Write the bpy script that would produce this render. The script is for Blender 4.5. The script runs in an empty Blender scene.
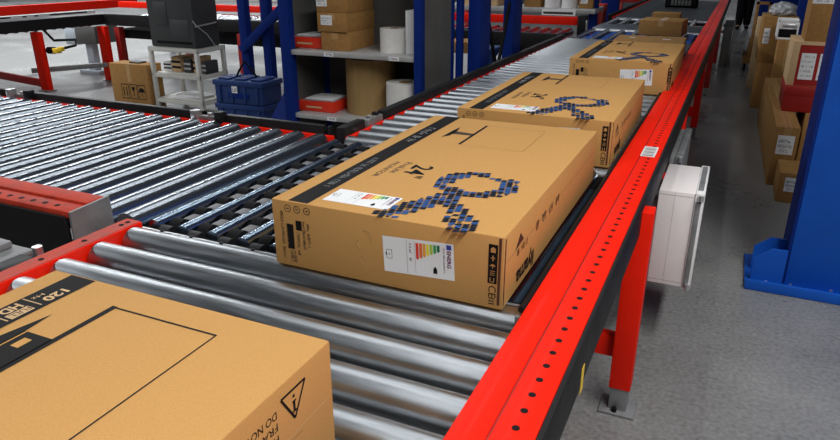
import bpy, bmesh, math, random
from mathutils import Vector, Matrix
scn = bpy.context.scene
COL = scn.collection
RND = random.Random(7)

# ------------------------------------------------------------------ materials
def nodes(m):
    m.use_nodes = True
    nt = m.node_tree
    return nt, nt.nodes['Principled BSDF']

def mk(name, col, rough=.5, metal=0., var=0., scale=6., stretch=(1, 1, 1), bump=0., bscale=60., coat=0.,
       rvar=0., spec=.5, col2=None, c0=.35, c1=.65):
    m = bpy.data.materials.new(name)
    nt, b = nodes(m)
    b.inputs['Roughness'].default_value = rough
    b.inputs['Metallic'].default_value = metal
    b.inputs['Specular IOR Level'].default_value = spec
    b.inputs['Coat Weight'].default_value = coat
    b.inputs['Coat Roughness'].default_value = .12
    b.inputs['Base Color'].default_value = (*col, 1)
    N, L = nt.nodes, nt.links
    if var or col2 or rvar or bump:
        tc = N.new('ShaderNodeTexCoord'); mp = N.new('ShaderNodeMapping')
        mp.inputs['Scale'].default_value = stretch
        L.new(tc.outputs['Object'], mp.inputs['Vector'])
        nz = N.new('ShaderNodeTexNoise'); nz.inputs['Scale'].default_value = scale
        nz.inputs['Detail'].default_value = 6; nz.inputs['Roughness'].default_value = .6
        L.new(mp.outputs[0], nz.inputs['Vector'])
        if var or col2:
            cr = N.new('ShaderNodeValToRGB')
            cr.color_ramp.elements[0].position = c0; cr.color_ramp.elements[1].position = c1
            a = col2 if col2 else tuple(max(0, c * (1 - var)) for c in col)
            d = col if col2 else tuple(min(1, c * (1 + var)) for c in col)
            cr.color_ramp.elements[0].color = (*a, 1); cr.color_ramp.elements[1].color = (*d, 1)
            L.new(nz.outputs['Fac'], cr.inputs[0]); L.new(cr.outputs[0], b.inputs['Base Color'])
        if rvar:
            mr = N.new('ShaderNodeMapRange')
            mr.inputs['From Min'].default_value = .3; mr.inputs['From Max'].default_value = .7
            mr.inputs['To Min'].default_value = max(.03, rough - rvar); mr.inputs['To Max'].default_value = rough + rvar
            L.new(nz.outputs['Fac'], mr.inputs[0]); L.new(mr.outputs[0], b.inputs['Roughness'])
        if bump:
            n2 = N.new('ShaderNodeTexNoise'); n2.inputs['Scale'].default_value = bscale; n2.inputs['Detail'].default_value = 4
            L.new(mp.outputs[0], n2.inputs['Vector'])
            bp = N.new('ShaderNodeBump'); bp.inputs['Strength'].default_value = bump; bp.inputs['Distance'].default_value = .004
            L.new(n2.outputs['Fac'], bp.inputs['Height']); L.new(bp.outputs[0], b.inputs['Normal'])
    return m

CARD = mk('cardboard', (.57, .310, .104), .85, var=.08, scale=420, spec=.1)
CARD2 = mk('cardboard_brown', (.36, .19, .062), .85, var=.12, scale=40, spec=.2)
CARD3 = mk('cardboard_pale', (.62, .42, .23), .85, var=.08, scale=40, spec=.2)
CARDE = mk('cardboard_cut_edge', (.10, .035, .015), .9)
TAPE = mk('clear_tape', (.50, .30, .125), .25, var=.05, scale=20)
INK = mk('black_print', (.010, .009, .009), .7, spec=.15)
INKB = mk('brown_black_print', (.05, .03, .018), .6)
LINE = mk('fine_brown_print', (.16, .09, .035), .8)
NAVY = mk('navy_print', (.007, .011, .025), .6, spec=.2)
BLUEP = mk('blue_print', (.018, .085, .27), .5, spec=.3)
PAPER = mk('white_paper', (.86, .87, .88), .6)
GREYP = mk('grey_print', (.22, .23, .25), .6)
PURPLE = mk('plum_print', (.16, .03, .12), .6)
EUB = mk('flag_blue_print', (.03, .05, .35), .6)
EN = [mk('label_' + n, c, .5) for n, c in (('red', (.78, .05, .02)), ('vermilion', (.85, .16, .02)), ('orange', (.88, .38, .03)),
      ('yellow', (.9, .75, .05)), ('lime', (.42, .62, .06)), ('green', (.06, .35, .08)), ('dark_green', (.01, .17, .07)))]
RED = mk('red_paint', (.88, .014, .002), .5, var=.05, scale=5, coat=.04, rvar=.06, spec=.14)
REDW = mk('worn_red_paint', (.50, .05, .025), .55, var=.25, scale=14, rvar=.1, spec=.2)
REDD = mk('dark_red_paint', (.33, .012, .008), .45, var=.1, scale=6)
ORANGER = mk('red_plastic', (.75, .04, .015), .35)
STEEL = mk('zinc_steel', (.42, .44, .46), .31, 1., var=.2, scale=10, stretch=(.5, 8, 8), rvar=.03)
STEELY = mk('zinc_steel_lengthwise', (.36, .39, .43), .23, 1., var=.06, scale=10, stretch=(8, .5, 8))
BARM = mk('reflection_tinted_steel', (.30, .38, .48), .22, 1.)  # plain steel bars; a blue reflection is put into the base colour
STEELF = mk('galvanised_sheet', (.28, .285, .29), .55, .5, var=.15, scale=12, rvar=.1)
ALU = mk('brushed_aluminium', (.70, .71, .72), .35, .9, var=.08, scale=30)
BLACK = mk('black_plastic', (.012, .012, .013), .5, rvar=.08, scale=9, spec=.25)
BLACKM = mk('matt_black', (.007, .007, .008), .75, spec=.15)
RUB = mk('grey_rubber', (.15, .15, .155), .55, var=.25, scale=25)
CHBLUE = mk('blue_grey_steel', (.05, .075, .11), .35, .6, var=.2, scale=10)
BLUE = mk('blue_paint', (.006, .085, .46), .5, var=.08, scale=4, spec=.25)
NAVYP = mk('dark_and_shaded_blue_paint', (.004, .024, .19), .6, var=.1, scale=5, spec=.15)  # rack post blue, reused as painted shade on one column side
CRATEB = mk('blue_crate_plastic', (.008, .038, .17), .5, var=.08, scale=6)
PGREY = mk('grey_panel', (.105, .105, .10), .6, var=.12, scale=4)
DGREY = mk('charcoal_case', (.045, .047, .048), .5, var=.1, scale=5)
SHELF = mk('grey_shelf_steel', (.50, .50, .49), .45, .3, var=.08, scale=12)
CREAM = mk('cream_frame_paint', (.62, .61, .56), .5, var=.05, scale=8)
WHITE = mk('white_enamel', (.86, .85, .84), .4, var=.03, scale=5)
PINKW = mk('warm_white_enamel', (.86, .80, .79), .4, var=.03, scale=5)
WROLL = mk('white_label_roll', (.76, .75, .71), .6, var=.04, scale=20)
TUBEB = mk('brown_paper_roll', (.34, .21, .075), .7, var=.1, scale=8, stretch=(3, 3, .3))
YELLOW = mk('yellow_plastic', (.85, .55, .03), .4)
SKIN = mk('skin', (.55, .33, .24), .5)
CLOTH = mk('dark_cloth', (.006, .006, .008), .9, spec=.1)
LBLUE = mk('pale_blue_grey_enamel', (.55, .62, .68), .45, var=.04, scale=4)
BAG = mk('grey_film', (.42, .43, .45), .35, var=.35, scale=14, bump=.6, bscale=18)

def floor_mat():
    m = bpy.data.materials.new('polished_concrete'); nt, b = nodes(m); N, L = nt.nodes, nt.links
    tc = N.new('ShaderNodeTexCoord')
    n1 = N.new('ShaderNodeTexNoise'); n1.inputs['Scale'].default_value = 1.1; n1.inputs['Detail'].default_value = 8
    n1.inputs['Roughness'].default_value = .68
    n2 = N.new('ShaderNodeTexNoise'); n2.inputs['Scale'].default_value = 55; n2.inputs['Detail'].default_value = 3
    for n in (n1, n2): L.new(tc.outputs['Object'], n.inputs['Vector'])
    mx = N.new('ShaderNodeMix'); mx.data_type = 'FLOAT'; mx.inputs[0].default_value = .45
    L.new(n1.outputs['Fac'], mx.inputs[2]); L.new(n2.outputs['Fac'], mx.inputs[3])
    cr = N.new('ShaderNodeValToRGB'); e = cr.color_ramp.elements
    e[0].position = .33; e[0].color = (.12, .12, .118, 1); e[1].position = .66; e[1].color = (.31, .31, .305, 1)
    L.new(mx.outputs[0], cr.inputs[0]); L.new(cr.outputs[0], b.inputs['Base Color'])
    mr = N.new('ShaderNodeMapRange'); mr.inputs['From Min'].default_value = .35; mr.inputs['From Max'].default_value = .65
    mr.inputs['To Min'].default_value = .22; mr.inputs['To Max'].default_value = .45
    L.new(n1.outputs['Fac'], mr.inputs[0]); L.new(mr.outputs[0], b.inputs['Roughness'])
    bp = N.new('ShaderNodeBump'); bp.inputs['Strength'].default_value = .08; bp.inputs['Distance'].default_value = .003
    L.new(n2.outputs['Fac'], bp.inputs['Height']); L.new(bp.outputs[0], b.inputs['Normal'])
    return m
FLOOR = floor_mat()

# ------------------------------------------------------------------ mesh helpers
class M:
    def __init__(s): s.bm = bmesh.new(); s.mats = []
    def mi(s, m):
        if m not in s.mats: s.mats.append(m)
        return s.mats.index(m)
    def face(s, pts, m, smooth=False):
        f = s.bm.faces.new([s.bm.verts.new(p) for p in pts]); f.material_index = s.mi(m); f.smooth = smooth; return f
    def box(s, x0, x1, y0, y1, z0, z1, m, bev=0., rot=None, seg=2):
        r = bmesh.ops.create_cube(s.bm, size=1.)
        c = Vector(((x0 + x1) / 2, (y0 + y1) / 2, (z0 + z1) / 2)); d = Vector((abs(x1 - x0), abs(y1 - y0), abs(z1 - z0)))
        for v in r['verts']:
            p = Vector((v.co.x * d.x, v.co.y * d.y, v.co.z * d.z))
            v.co = (rot @ p if rot else p) + c
        fs = list({f for v in r['verts'] for f in v.link_faces})
        i = s.mi(m)
        for f in fs: f.material_index = i
        if bev:
            es = list({e for f in fs for e in f.edges})
            q = bmesh.ops.bevel(s.bm, geom=es, offset=bev, segments=seg, profile=.5, affect='EDGES', clamp_overlap=True)
            for f in q['faces']: f.material_index = i; f.smooth = True
        return s
    def cyl(s, a, b, r, m, n=24, r2=None, caps=True, capm=None):
        a, b = Vector(a), Vector(b); ax = (b - a).normalized()
        t = Vector((0, 0, 1)) if abs(ax.z) < .9 else Vector((1, 0, 0))
        u = ax.cross(t).normalized(); w = ax.cross(u); r2 = r if r2 is None else r2
        A = []; B = []
        for k in range(n):
            c, q = math.cos(2 * math.pi * k / n), math.sin(2 * math.pi * k / n)
            A.append(s.bm.verts.new(a + u * c * r + w * q * r)); B.append(s.bm.verts.new(b + u * c * r2 + w * q * r2))
        i = s.mi(m); j = s.mi(capm) if capm else i
        for k in range(n):
            f = s.bm.faces.new((A[k], B[k], B[(k + 1) % n], A[(k + 1) % n])); f.material_index = i; f.smooth = True
        if caps:
            f = s.bm.faces.new(A); f.material_index = j
            f = s.bm.faces.new(B[::-1]); f.material_index = j
        return s
    def bar(s, a, b, w, h, m, bev=0.):
        a, b = Vector(a), Vector(b); d = (b - a); ln = d.length
        q = d.to_track_quat('Y', 'Z').to_matrix(); c = (a + b) / 2
        s.box(c.x - w / 2, c.x + w / 2, c.y - ln / 2, c.y + ln / 2, c.z - h / 2, c.z + h / 2, m, bev, rot=q); return s
    def tube(s, pts, r, m, n=10):
        P = [Vector(p) for p in pts]; rings = []
        for k, p in enumerate(P):
            t = (P[min(k + 1, len(P) - 1)] - P[max(k - 1, 0)]).normalized()
            g = Vector((0, 0, 1)) if abs(t.z) < .9 else Vector((1, 0, 0))
            u = t.cross(g).normalized(); w = t.cross(u)
            rings.append([s.bm.verts.new(p + u * r * math.cos(2 * math.pi * j / n) + w * r * math.sin(2 * math.pi * j / n)) for j in range(n)])
        i = s.mi(m)
        for A, B in zip(rings, rings[1:]):
            for k in range(n):
                f = s.bm.faces.new((A[k], A[(k + 1) % n], B[(k + 1) % n], B[k])); f.smooth = True; f.material_index = i
        for R_ in (rings[0][::-1], rings[-1]):
            s.bm.faces.new(R_).material_index = i
        return s
    def prism(s, pts, d, m):            # polygon pts (3-D) extruded along d
        d = Vector(d); A = [s.bm.verts.new(p) for p in pts]; B = [s.bm.verts.new(Vector(p) + d) for p in pts]; i = s.mi(m)
        s.bm.faces.new(A[::-1]).material_index = i; s.bm.faces.new(B).material_index = i
        for k in range(len(A)):
            j = (k + 1) % len(A)
            s.bm.faces.new((A[k], A[j], B[j], B[k])).material_index = i
        return s
    def ring(s, c, r0, r1, z0, z1, m, n=40):  # hollow drum around z
        V = [[s.bm.verts.new((c[0] + r * math.cos(2 * math.pi * k / n), c[1] + r * math.sin(2 * math.pi * k / n), z)) for k in range(n)]
             for r, z in ((r1, z0), (r1, z1), (r0, z1), (r0, z0))]
        i = s.mi(m)
        for a in range(4):
            A, B = V[a], V[(a + 1) % 4]
            for k in range(n):
                f = s.bm.faces.new((A[k], A[(k + 1) % n], B[(k + 1) % n], B[k])); f.material_index = i; f.smooth = True
        return s
    def text(s, t, size, o, right, up, m, width=None, bold=0.):
        c = bpy.data.curves.new('t', 'FONT'); c.body = t; c.size = size; c.offset = bold; c.resolution_u = 3
        ob = bpy.data.objects.new('t', c); me = bpy.data.meshes.new_from_object(ob)
        xs = [v.co.x for v in me.vertices]; sx = width / (max(xs) - min(xs)) if width else 1.; x0 = min(xs)
        o, right, up = Vector(o), Vector(right), Vector(up); i = s.mi(m)
        vs = [s.bm.verts.new(o + right * ((v.co.x - x0) * sx) + up * v.co.y) for v in me.vertices]
        for p in me.polygons:
            try: s.bm.faces.new([vs[k] for k in p.vertices]).material_index = i
            except ValueError: pass
        bpy.data.meshes.remove(me); bpy.data.objects.remove(ob); bpy.data.curves.remove(c); return s
    def quad(s, o, right, up, u0, u1, v0, v1, m):
        o, right, up = Vector(o), Vector(right), Vector(up)
        s.face([o + right * u + up * v for u, v in ((u0, v0), (u1, v0), (u1, v1), (u0, v1))], m); return s
    def strokes(s, o, right, up, length, h, m, seed=1, fill=.72):   # print too small to read
        r = random.Random(seed); u = 0.
        while u < length - h * .2:
            w = h * r.uniform(.25, .6)
            k = r.random()
            if k < fill:
                s.quad(o, right, up, u, u + h * .13, 0, h * r.choice((1, 1, .7)), m)
                v = h * r.choice((0, .43, .8))
                s.quad(o, right, up, u, min(length, u + w), v, v + h * .16, m)
                if r.random() < .5: s.quad(o, right, up, u + w - h * .12, u + w, 0, h * r.choice((.6, .95)), m)
            u += w + h * .16
        return s
    def build(s, name, parent=None, world=True, sharp=35):
        me = bpy.data.meshes.new(name)
        if parent is not None and world:
            bmesh.ops.translate(s.bm, verts=s.bm.verts[:], vec=-org(parent))
        bmesh.ops.recalc_face_normals(s.bm, faces=[f for f in s.bm.faces if len(f.verts) > 0]) if False else None
        s.bm.to_mesh(me); s.bm.free()
        for m in s.mats: me.materials.append(m)
        try: me.set_sharp_from_angle(angle=math.radians(sharp))
        except Exception: pass
        o = bpy.data.objects.new(name, me); COL.objects.link(o)
        if parent is not None: o.parent = parent
        return o

def org(o):
    v = Vector((0, 0, 0))
    while o is not None: v += o.location; o = o.parent
    return v
def tag(o, label, cat, group=None):
    o['label'] = label; o['category'] = cat
    if group: o['group'] = group
    return o
def thing(name, label, cat, loc=(0, 0, 0), rz=0., group=None):
    o = bpy.data.objects.new(name, None); COL.objects.link(o); o.location = loc; o.rotation_euler = (0, 0, rz)
    o.empty_display_size = .1
    return tag(o, label, cat, group)
def copy_tree(o, parent=None):
    c = o.copy(); COL.objects.link(c)
    if parent is not None: c.parent = parent
    for ch in list(o.children): copy_tree(ch, c)
    return c
def part_label(o, t): o['label'] = t; return o
X, Y, Z = Vector((1, 0, 0)), Vector((0, 1, 0)), Vector((0, 0, 1))

# ------------------------------------------------------------------ floor
fm = M(); fm.face([(-34, -8, 0), (16, -8, 0), (16, 40, 0), (-34, 40, 0)], FLOOR)
f = fm.build('floor'); f['kind'] = 'structure'

RZ = .81          # top of every roller
RR = .047
PITCH = .125
# ------------------------------------------------------------------ main conveyor
XL, XR = -1.59, -.30
mc = thing('roller_conveyor', 'long main roller conveyor with bright red perforated side rail along the aisle', 'conveyor', (-.95, 1.0, 0))
m = M()
# red side rail on the aisle side: two flat strips with a groove between, folded down inside
m.box(-.338, -.2745, -.6, 16, .832, .840, RED, .0025).box(-.2705, -.199, -.6, 16, .832, .840, RED, .0025)
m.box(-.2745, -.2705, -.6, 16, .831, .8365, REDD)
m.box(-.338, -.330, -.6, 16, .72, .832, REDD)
y = .55
while y < 6.2:
    m.cyl((-.236, y, .8395), (-.236, y, .8405), .0072, BLACKM, 12); y += .0505
rail = m.build('side_rail', mc)
M().box(-.1988, -.188, -.6, 16, .715, .838, BLACK, .002).build('side_cover', mc)
part_label(M().box(-.188, -.1868, 1.235, 1.262, .70, .765, YELLOW).build('warning_sticker', mc), 'yellow and black sticker on the side cover')
m = M(); o = Vector((-.272, 2.70, .8412))
m.quad(o, X, Y, 0, .055, 0, .16, PAPER)
for k in range(9): m.quad(o + Z * .0006, X, Y, .006, .049, .012 + k * .016, .012 + k * .016 + (.004 if k % 3 else .008), INK)
part_label(m.build('rail_marker', mc), 'small striped marker sticker on the red rail')
for yy in (3.62, 3.66): 
    pass
# guide tube lying along the inside of the rail
m = M().cyl((-.352, 1.33, .822), (-.352, 7.0, .822), .008, BLACK, 14)
for yy in (1.30, 2.45, 3.7, 5.1, 6.6): m.cyl((-.352, yy, .76), (-.352, yy, .822), .006, STEELF, 10)
m.build('guide_tube', mc)
# red left rail of the near section, dusty on top
m = M().box(-1.655, -1.593, -.5, 1.40, .70, .812, RED, .003).box(-1.654, -1.598, -.5, 1.398, .811, .8135, REDW)
for yy in (1.375, 1.35, 1.215, 1.075, .93, .8): m.cyl((-1.626, yy, .8134), (-1.626, yy, .8144), .008, BLACKM, 12)
m.build('side_rail', mc)
# far left rail with black cover
m = M().box(-1.582, -1.560, 2.62, 7.05, .73, .797, RED, .002).box(-1.56, -1.535, 9.7, 16, .73, .812, RED, .002)
m.build('side_rail', mc)
m = M().box(-1.63, -1.583, 2.62, 2.82, .73, .84, BLACK, .008).box(-1.63, -1.583, 3.03, 7.0, .73, .84, BLACK, .008)
m.box(-1.63, -1.583, 9.75, 16, .73, .84, BLACK, .008)
m.build('side_cover', mc)
m = M().box(-1.62, -1.58, 2.84, 3.0, .79, .83, STEELF, .004).box(-1.61, -1.585, 2.87, 2.90, .80, .845, ALU, .003).box(-1.62, -1.59, 2.95, 2.98, .80, .845, BLACK, .003)
m.build('joint_bracket', mc)
def roller_x(x0, x1, yc, parent, m_=STEEL, r=RR):
    return M().cyl((x0, yc, RZ - r), (x1, yc, RZ - r), r, m_, 32).cyl((x0 - .004, yc, RZ - r), (x0 + .012, yc, RZ - r), r * .82, BLACK, 20).build('roller', parent)
def copies(proto, step, n):
    for k in range(1, n):
        c = proto.copy(); COL.objects.link(c); c.location = proto.location + Vector(step) * k
p0 = roller_x(-1.585, -.345, 1.352, mc); copies(p0, (0, -PITCH, 0), 13)
p1 = roller_x(-1.552, -.345, 2.60, mc); copies(p1, (0, PITCH, 0), 36)
p2 = roller_x(-1.53, -.345, 8.22, mc); copies(p2, (0, PITCH, 0), 5)
p3 = roller_x(-1.53, -.345, 9.84, mc); copies(p3, (0, PITCH, 0), 34)
def leg(parent, x, y, red=RED, z1=.72, name='leg', w=.06):
    l = M().box(x - w / 2, x + w / 2, y - w / 2, y + w / 2, .105, z1, red, .004).build(name, parent)
    q = M().box(x - w * .42, x + w * .42, y - w * .42, y + w * .42, .012, .16, STEELF, .003)
    q.box(x - w * .85, x + w * .85, y - w * .75, y + w * .75, 0.001, .012, STEELF, .003)
    q.cyl((x - w * .1, y - w * .58, .012), (x - w * .1, y - w * .58, .03), .009, BLACKM, 8)
    q.build('foot', l) if False else None
    ft = q.build('foot', l); part_label(ft, 'galvanised foot bolted to the floor')
    return l
for yy in (2.24, 4.42, 6.6, 8.78, 10.96):
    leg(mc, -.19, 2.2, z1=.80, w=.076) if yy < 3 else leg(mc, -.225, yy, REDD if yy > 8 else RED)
    leg(mc, -1.62, yy)
    M().box(-1.59, -.215, yy - .02, yy + .02, .20, .29, RED, .004).build('cross_beam', mc)
M().bar((-.235, 2.28, .52), (-.235, 2.75, .20), .03, .05, RED, .003).build('brace', mc)
# drive bracket beside the near left rail
m = M().box(-1.98, -1.74, .98, 1.14, .70, .80, STEELF, .012).box(-1.93, -1.80, 1.0, 1.12, .80, .822, STEELF, .008)
m.box(-1.745, -1.68, 1.0, 1.10, .74, .80, BLACK, .006).box(-1.69, -1.665, .97, 1.16, .76, .79, STEELF, .003)
m.cyl((-1.70, 1.12, .77), (-1.70, 1.12, .82), .014, ALU, 12)
part_label(m.build('drive_bracket', mc), 'galvanised motor bracket outside the left rail')

# ------------------------------------------------------------------ chain transfer
ct = thing('chain_transfer', 'chain transfer unit with thin steel bars and black chain strands under the printed carton', 'conveyor', (-1.0, 1.9, 0))
M().box(-1.60, -.36, 1.42, 2.54, .60, .735, CHBLUE, .004).box(-1.60, -.36, 1.405, 1.43, .60, .785, BLACKM, .003).box(-1.60, -.36, 2.52, 2.545, .60, .785, BLACKM, .003).build('base_frame', ct)
bp = M().cyl((-1.575, 1.43, RZ - .024), (-1.575, 2.53, RZ - .024), .024, BARM, 24).build('bar', ct)
copies(bp, (.115, 0, 0), 11)
def strand():
    m = M(); x = -1.5175
    m.box(x - .012, x + .012, 1.44, 2.52, .735, .772, BLACKM)
    yy = 1.478
    while yy < 2.5:
        m.cyl((x - .021, yy, .776), (x + .021, yy, .776), .030, BLACKM, 18)
        m.cyl((x - .024, yy, .776), (x + .024, yy, .776), .010, RUB, 12)
        m.box(x - .017, x + .017, yy + .034, yy + .084, .765, .793, RUB, .004)
        m.box(x - .023, x - .017, yy - .01, yy + .10, .755, .780, BLACK); m.box(x + .017, x + .023, yy - .01, yy + .10, .755, .780, BLACK)
        yy += .111
    return m.build('chain_strand', ct)
cs = strand(); copies(cs, (.115, 0, 0), 10)
for k in range(10):
    x = -1.5175 + .115 * k
    m = M().cyl((x - .02, 1.425, .775), (x + .02, 1.425, .775), .026, BLACK, 16).box(x - .006, x + .006, 1.400, 1.430, .775, .795, BLACK, .002)
    m.build('sprocket', ct)
M().box(-1.60, -.36, 1.402, 1.408, .780, .792, ALU, .001).build('end_strip', ct)

# ------------------------------------------------------------------ infeed conveyor (comes in from the left)
ic = thing('roller_conveyor', 'wide infeed roller conveyor joining from the left, its rail ending in a grey plate', 'conveyor', (-3.2, 2.0, 0))
m = M().box(-6.0, -1.775, 1.36, 1.43, .835, .86, REDW, .003).box(-6.0, -1.775, 1.292, 1.358, .83, .852, REDW, .003)
m.box(-6.0, -1.775, 1.42, 1.432, .72, .84, RED)
x = -1.86
while x > -2.75:
    m.cyl((x, 1.322, .8515), (x, 1.322, .8527), .0095, BLACKM, 14); x -= .0555
m.build('side_rail', ic)
M().box(-6.0, -1.79, 1.283, 1.300, .66, .835, BLACK, .004).build('side_cover', ic)
M().box(-6.0, -1.70, 1.30, 1.42, .60, .68, REDD, .003).build('lower_rail', ic)
m = M().prism([(-1.772, 1.285, .655), (-1.772, 1.44, .70), (-1.772, 1.438, .86), (-1.772, 1.289, .853)], (.008, 0, 0), STEELF)
m.quad((-1.7635, 1.305, .69), Y, Z, 0, .02, 0, .04, GREYP).quad((-1.7635, 1.335, .69), Y, Z, 0, .02, 0, .04, GREYP)
part_label(m.build('end_plate', ic), 'bare grey steel end plate')
m = M().box(-7.5, -1.64, 2.602, 2.622, .72, .797, RED, .002).build('side_rail', ic)
m = M()
for a, b in ((-7.5, -3.93), (-3.70, -2.50), (-2.28, -1.70), (-1.68, -1.665)): m.box(a, b, 2.622, 2.655, .72, .838, BLACK, .006)
m.build('side_cover', ic)
for x in (-3.81, -2.39):
    m = M()
    m.box(x - .10, x - .06, 2.60, 2.645, .79, .846, ALU, .003).box(x + .055, x + .10, 2.60, 2.645, .79, .850, BLACK, .003).box(x - .06, x + .055, 2.625, 2.65, .79, .818, STEELF, .003)
    m.cyl((x, 2.635, .817), (x, 2.635, .835), .012, ALU, 10)
    m.build('joint_bracket', ic)
r0 = M().cyl((-1.70, 1.435, RZ - RR), (-1.70, 2.592, RZ - RR), RR, STEELY, 32).cyl((-1.70, 2.585, RZ - RR), (-1.70, 2.598, RZ - RR), RR * .8, BLACK, 18).build('roller', ic)
copies(r0, (-.1255, 0, 0), 38)
for x in (-1.95, -4.2, -6.4):
    for yy in (1.36, 2.6): leg(ic, x, yy, z1=.70)
for x in (-4.2, -6.4): M().box(x - .02, x + .02, 1.38, 2.58, .2, .28, RED, .004).build('cross_beam', ic)

# ------------------------------------------------------------------ cartons with printed monitors
def energy_label(o, r, u, n, parent, w=.187, h=.094):
    """sheet with its picture: o is the lower left corner, r / u / n are the right, up and outward directions"""
    o, r, u, n = Vector(o), Vector(r), Vector(u), Vector(n)
    sh = M().quad(o, r, u, 0, w, 0, h, PAPER).build('energy_label', parent, world=False)
    g = M(); q = o + n * .0005
    g.quad(q, r, u, .064, .0648, .004, h - .004, GREYP).quad(q, r, u, .086, .0866, .004, h - .004, GREYP)
    # screen pictogram
    for a in ((.009, .010, .036, .060), (.023, .024, .036, .060), (.009, .024, .036, .037), (.009, .024, .059, .060), (.0065, .009, .044, .052), (.015, .018, .046, .049)):
        g.quad(q, r, u, *a, INK)
    g.strokes(q + r * .071 + u * .082, -u, r, .045, .0065, INK, 3)
    for k in range(7):
        a = .089 + k * .0092; ln = .044 - k * .0042; t = h - .008
        g.face([q + r * a + u * (t - ln + .004), q + r * (a + .0037) + u * (t - ln), q + r * (a + .0074) + u * (t - ln + .004), q + r * (a + .0074) + u * t, q + r * a + u * t], EN[k])
    g.face([q + r * .133 + u * .012, q + r * .143 + u * .012, q + r * .143 + u * .023, q + r * .138 + u * .031, q + r * .133 + u * .023], INK)
    g.strokes(q + r * .160 + u * .088, -u, r, .07, .004, PURPLE, 5)
    g.quad(q, r, u, .169, .181, h - .016, h - .004, EUB)
    g.text('ENERG', .0135, q + r * .170 + u * (h - .019), -u, r, PURPLE, width=.044, bold=.0004)
    g.build('label_print', sh, world=False)
    return sh

def loop_print(parent, cx, cy, z):
    """ribbon of small blue tiles: a ring with two tails"""
    m = M(); rr = random.Random(11); cell = .0176; gap = .0024
    ang = math.radians(12); ca, sa = math.cos(ang), math.sin(ang)
    def seg_d(p, a, b):
        a, b, p = Vector(a), Vector(b), Vector(p); t = max(0, min(1, (p - a).dot(b - a) / (b - a).length_squared))
        return (p - a - (b - a) * t).length, t
    for i in range(-16, 17):
        for j in range(-26, 12):
            u, v = i * cell, j * cell * .82
            px, py = u * ca - v * sa, u * sa + v * ca
            R_ = math.hypot(px, py * 1.12)
            ring = .068 < R_ < .119 and not (.015 < px < .055 and .07 < py)
            d1, t1 = seg_d((px, py), (-.03, -.115), (-.12, -.30)); d2, t2 = seg_d((px, py), (-.03, -.13), (.075, -.30))
            tail = d1 < .034 or d2 < .012 + .030 * t2
            if not (ring or tail): continue
            k = rr.random()
            sc = 1. if k > .13 else (.55 if k > .04 else 0)
            if px > .02 and py > .03 and k < .30: sc *= .5
            if sc == 0: continue
            hw, hh = (cell - gap) / 2 * sc, (cell * .82 - gap) / 2 * sc
            pts = []
            for a, b in ((-hw, -hh), (hw, -hh), (hw + .004 * sc, hh), (-hw + .004 * sc, hh)):
                x, y_ = u + a, v + b; pts.append((cx + x * ca - y_ * sa, cy + x * sa + y_ * ca, z))
            m.face(pts, BLUEP if rr.random() < .45 else NAVY)
    return m.build('tile_loop_print', parent, world=False)

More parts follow.
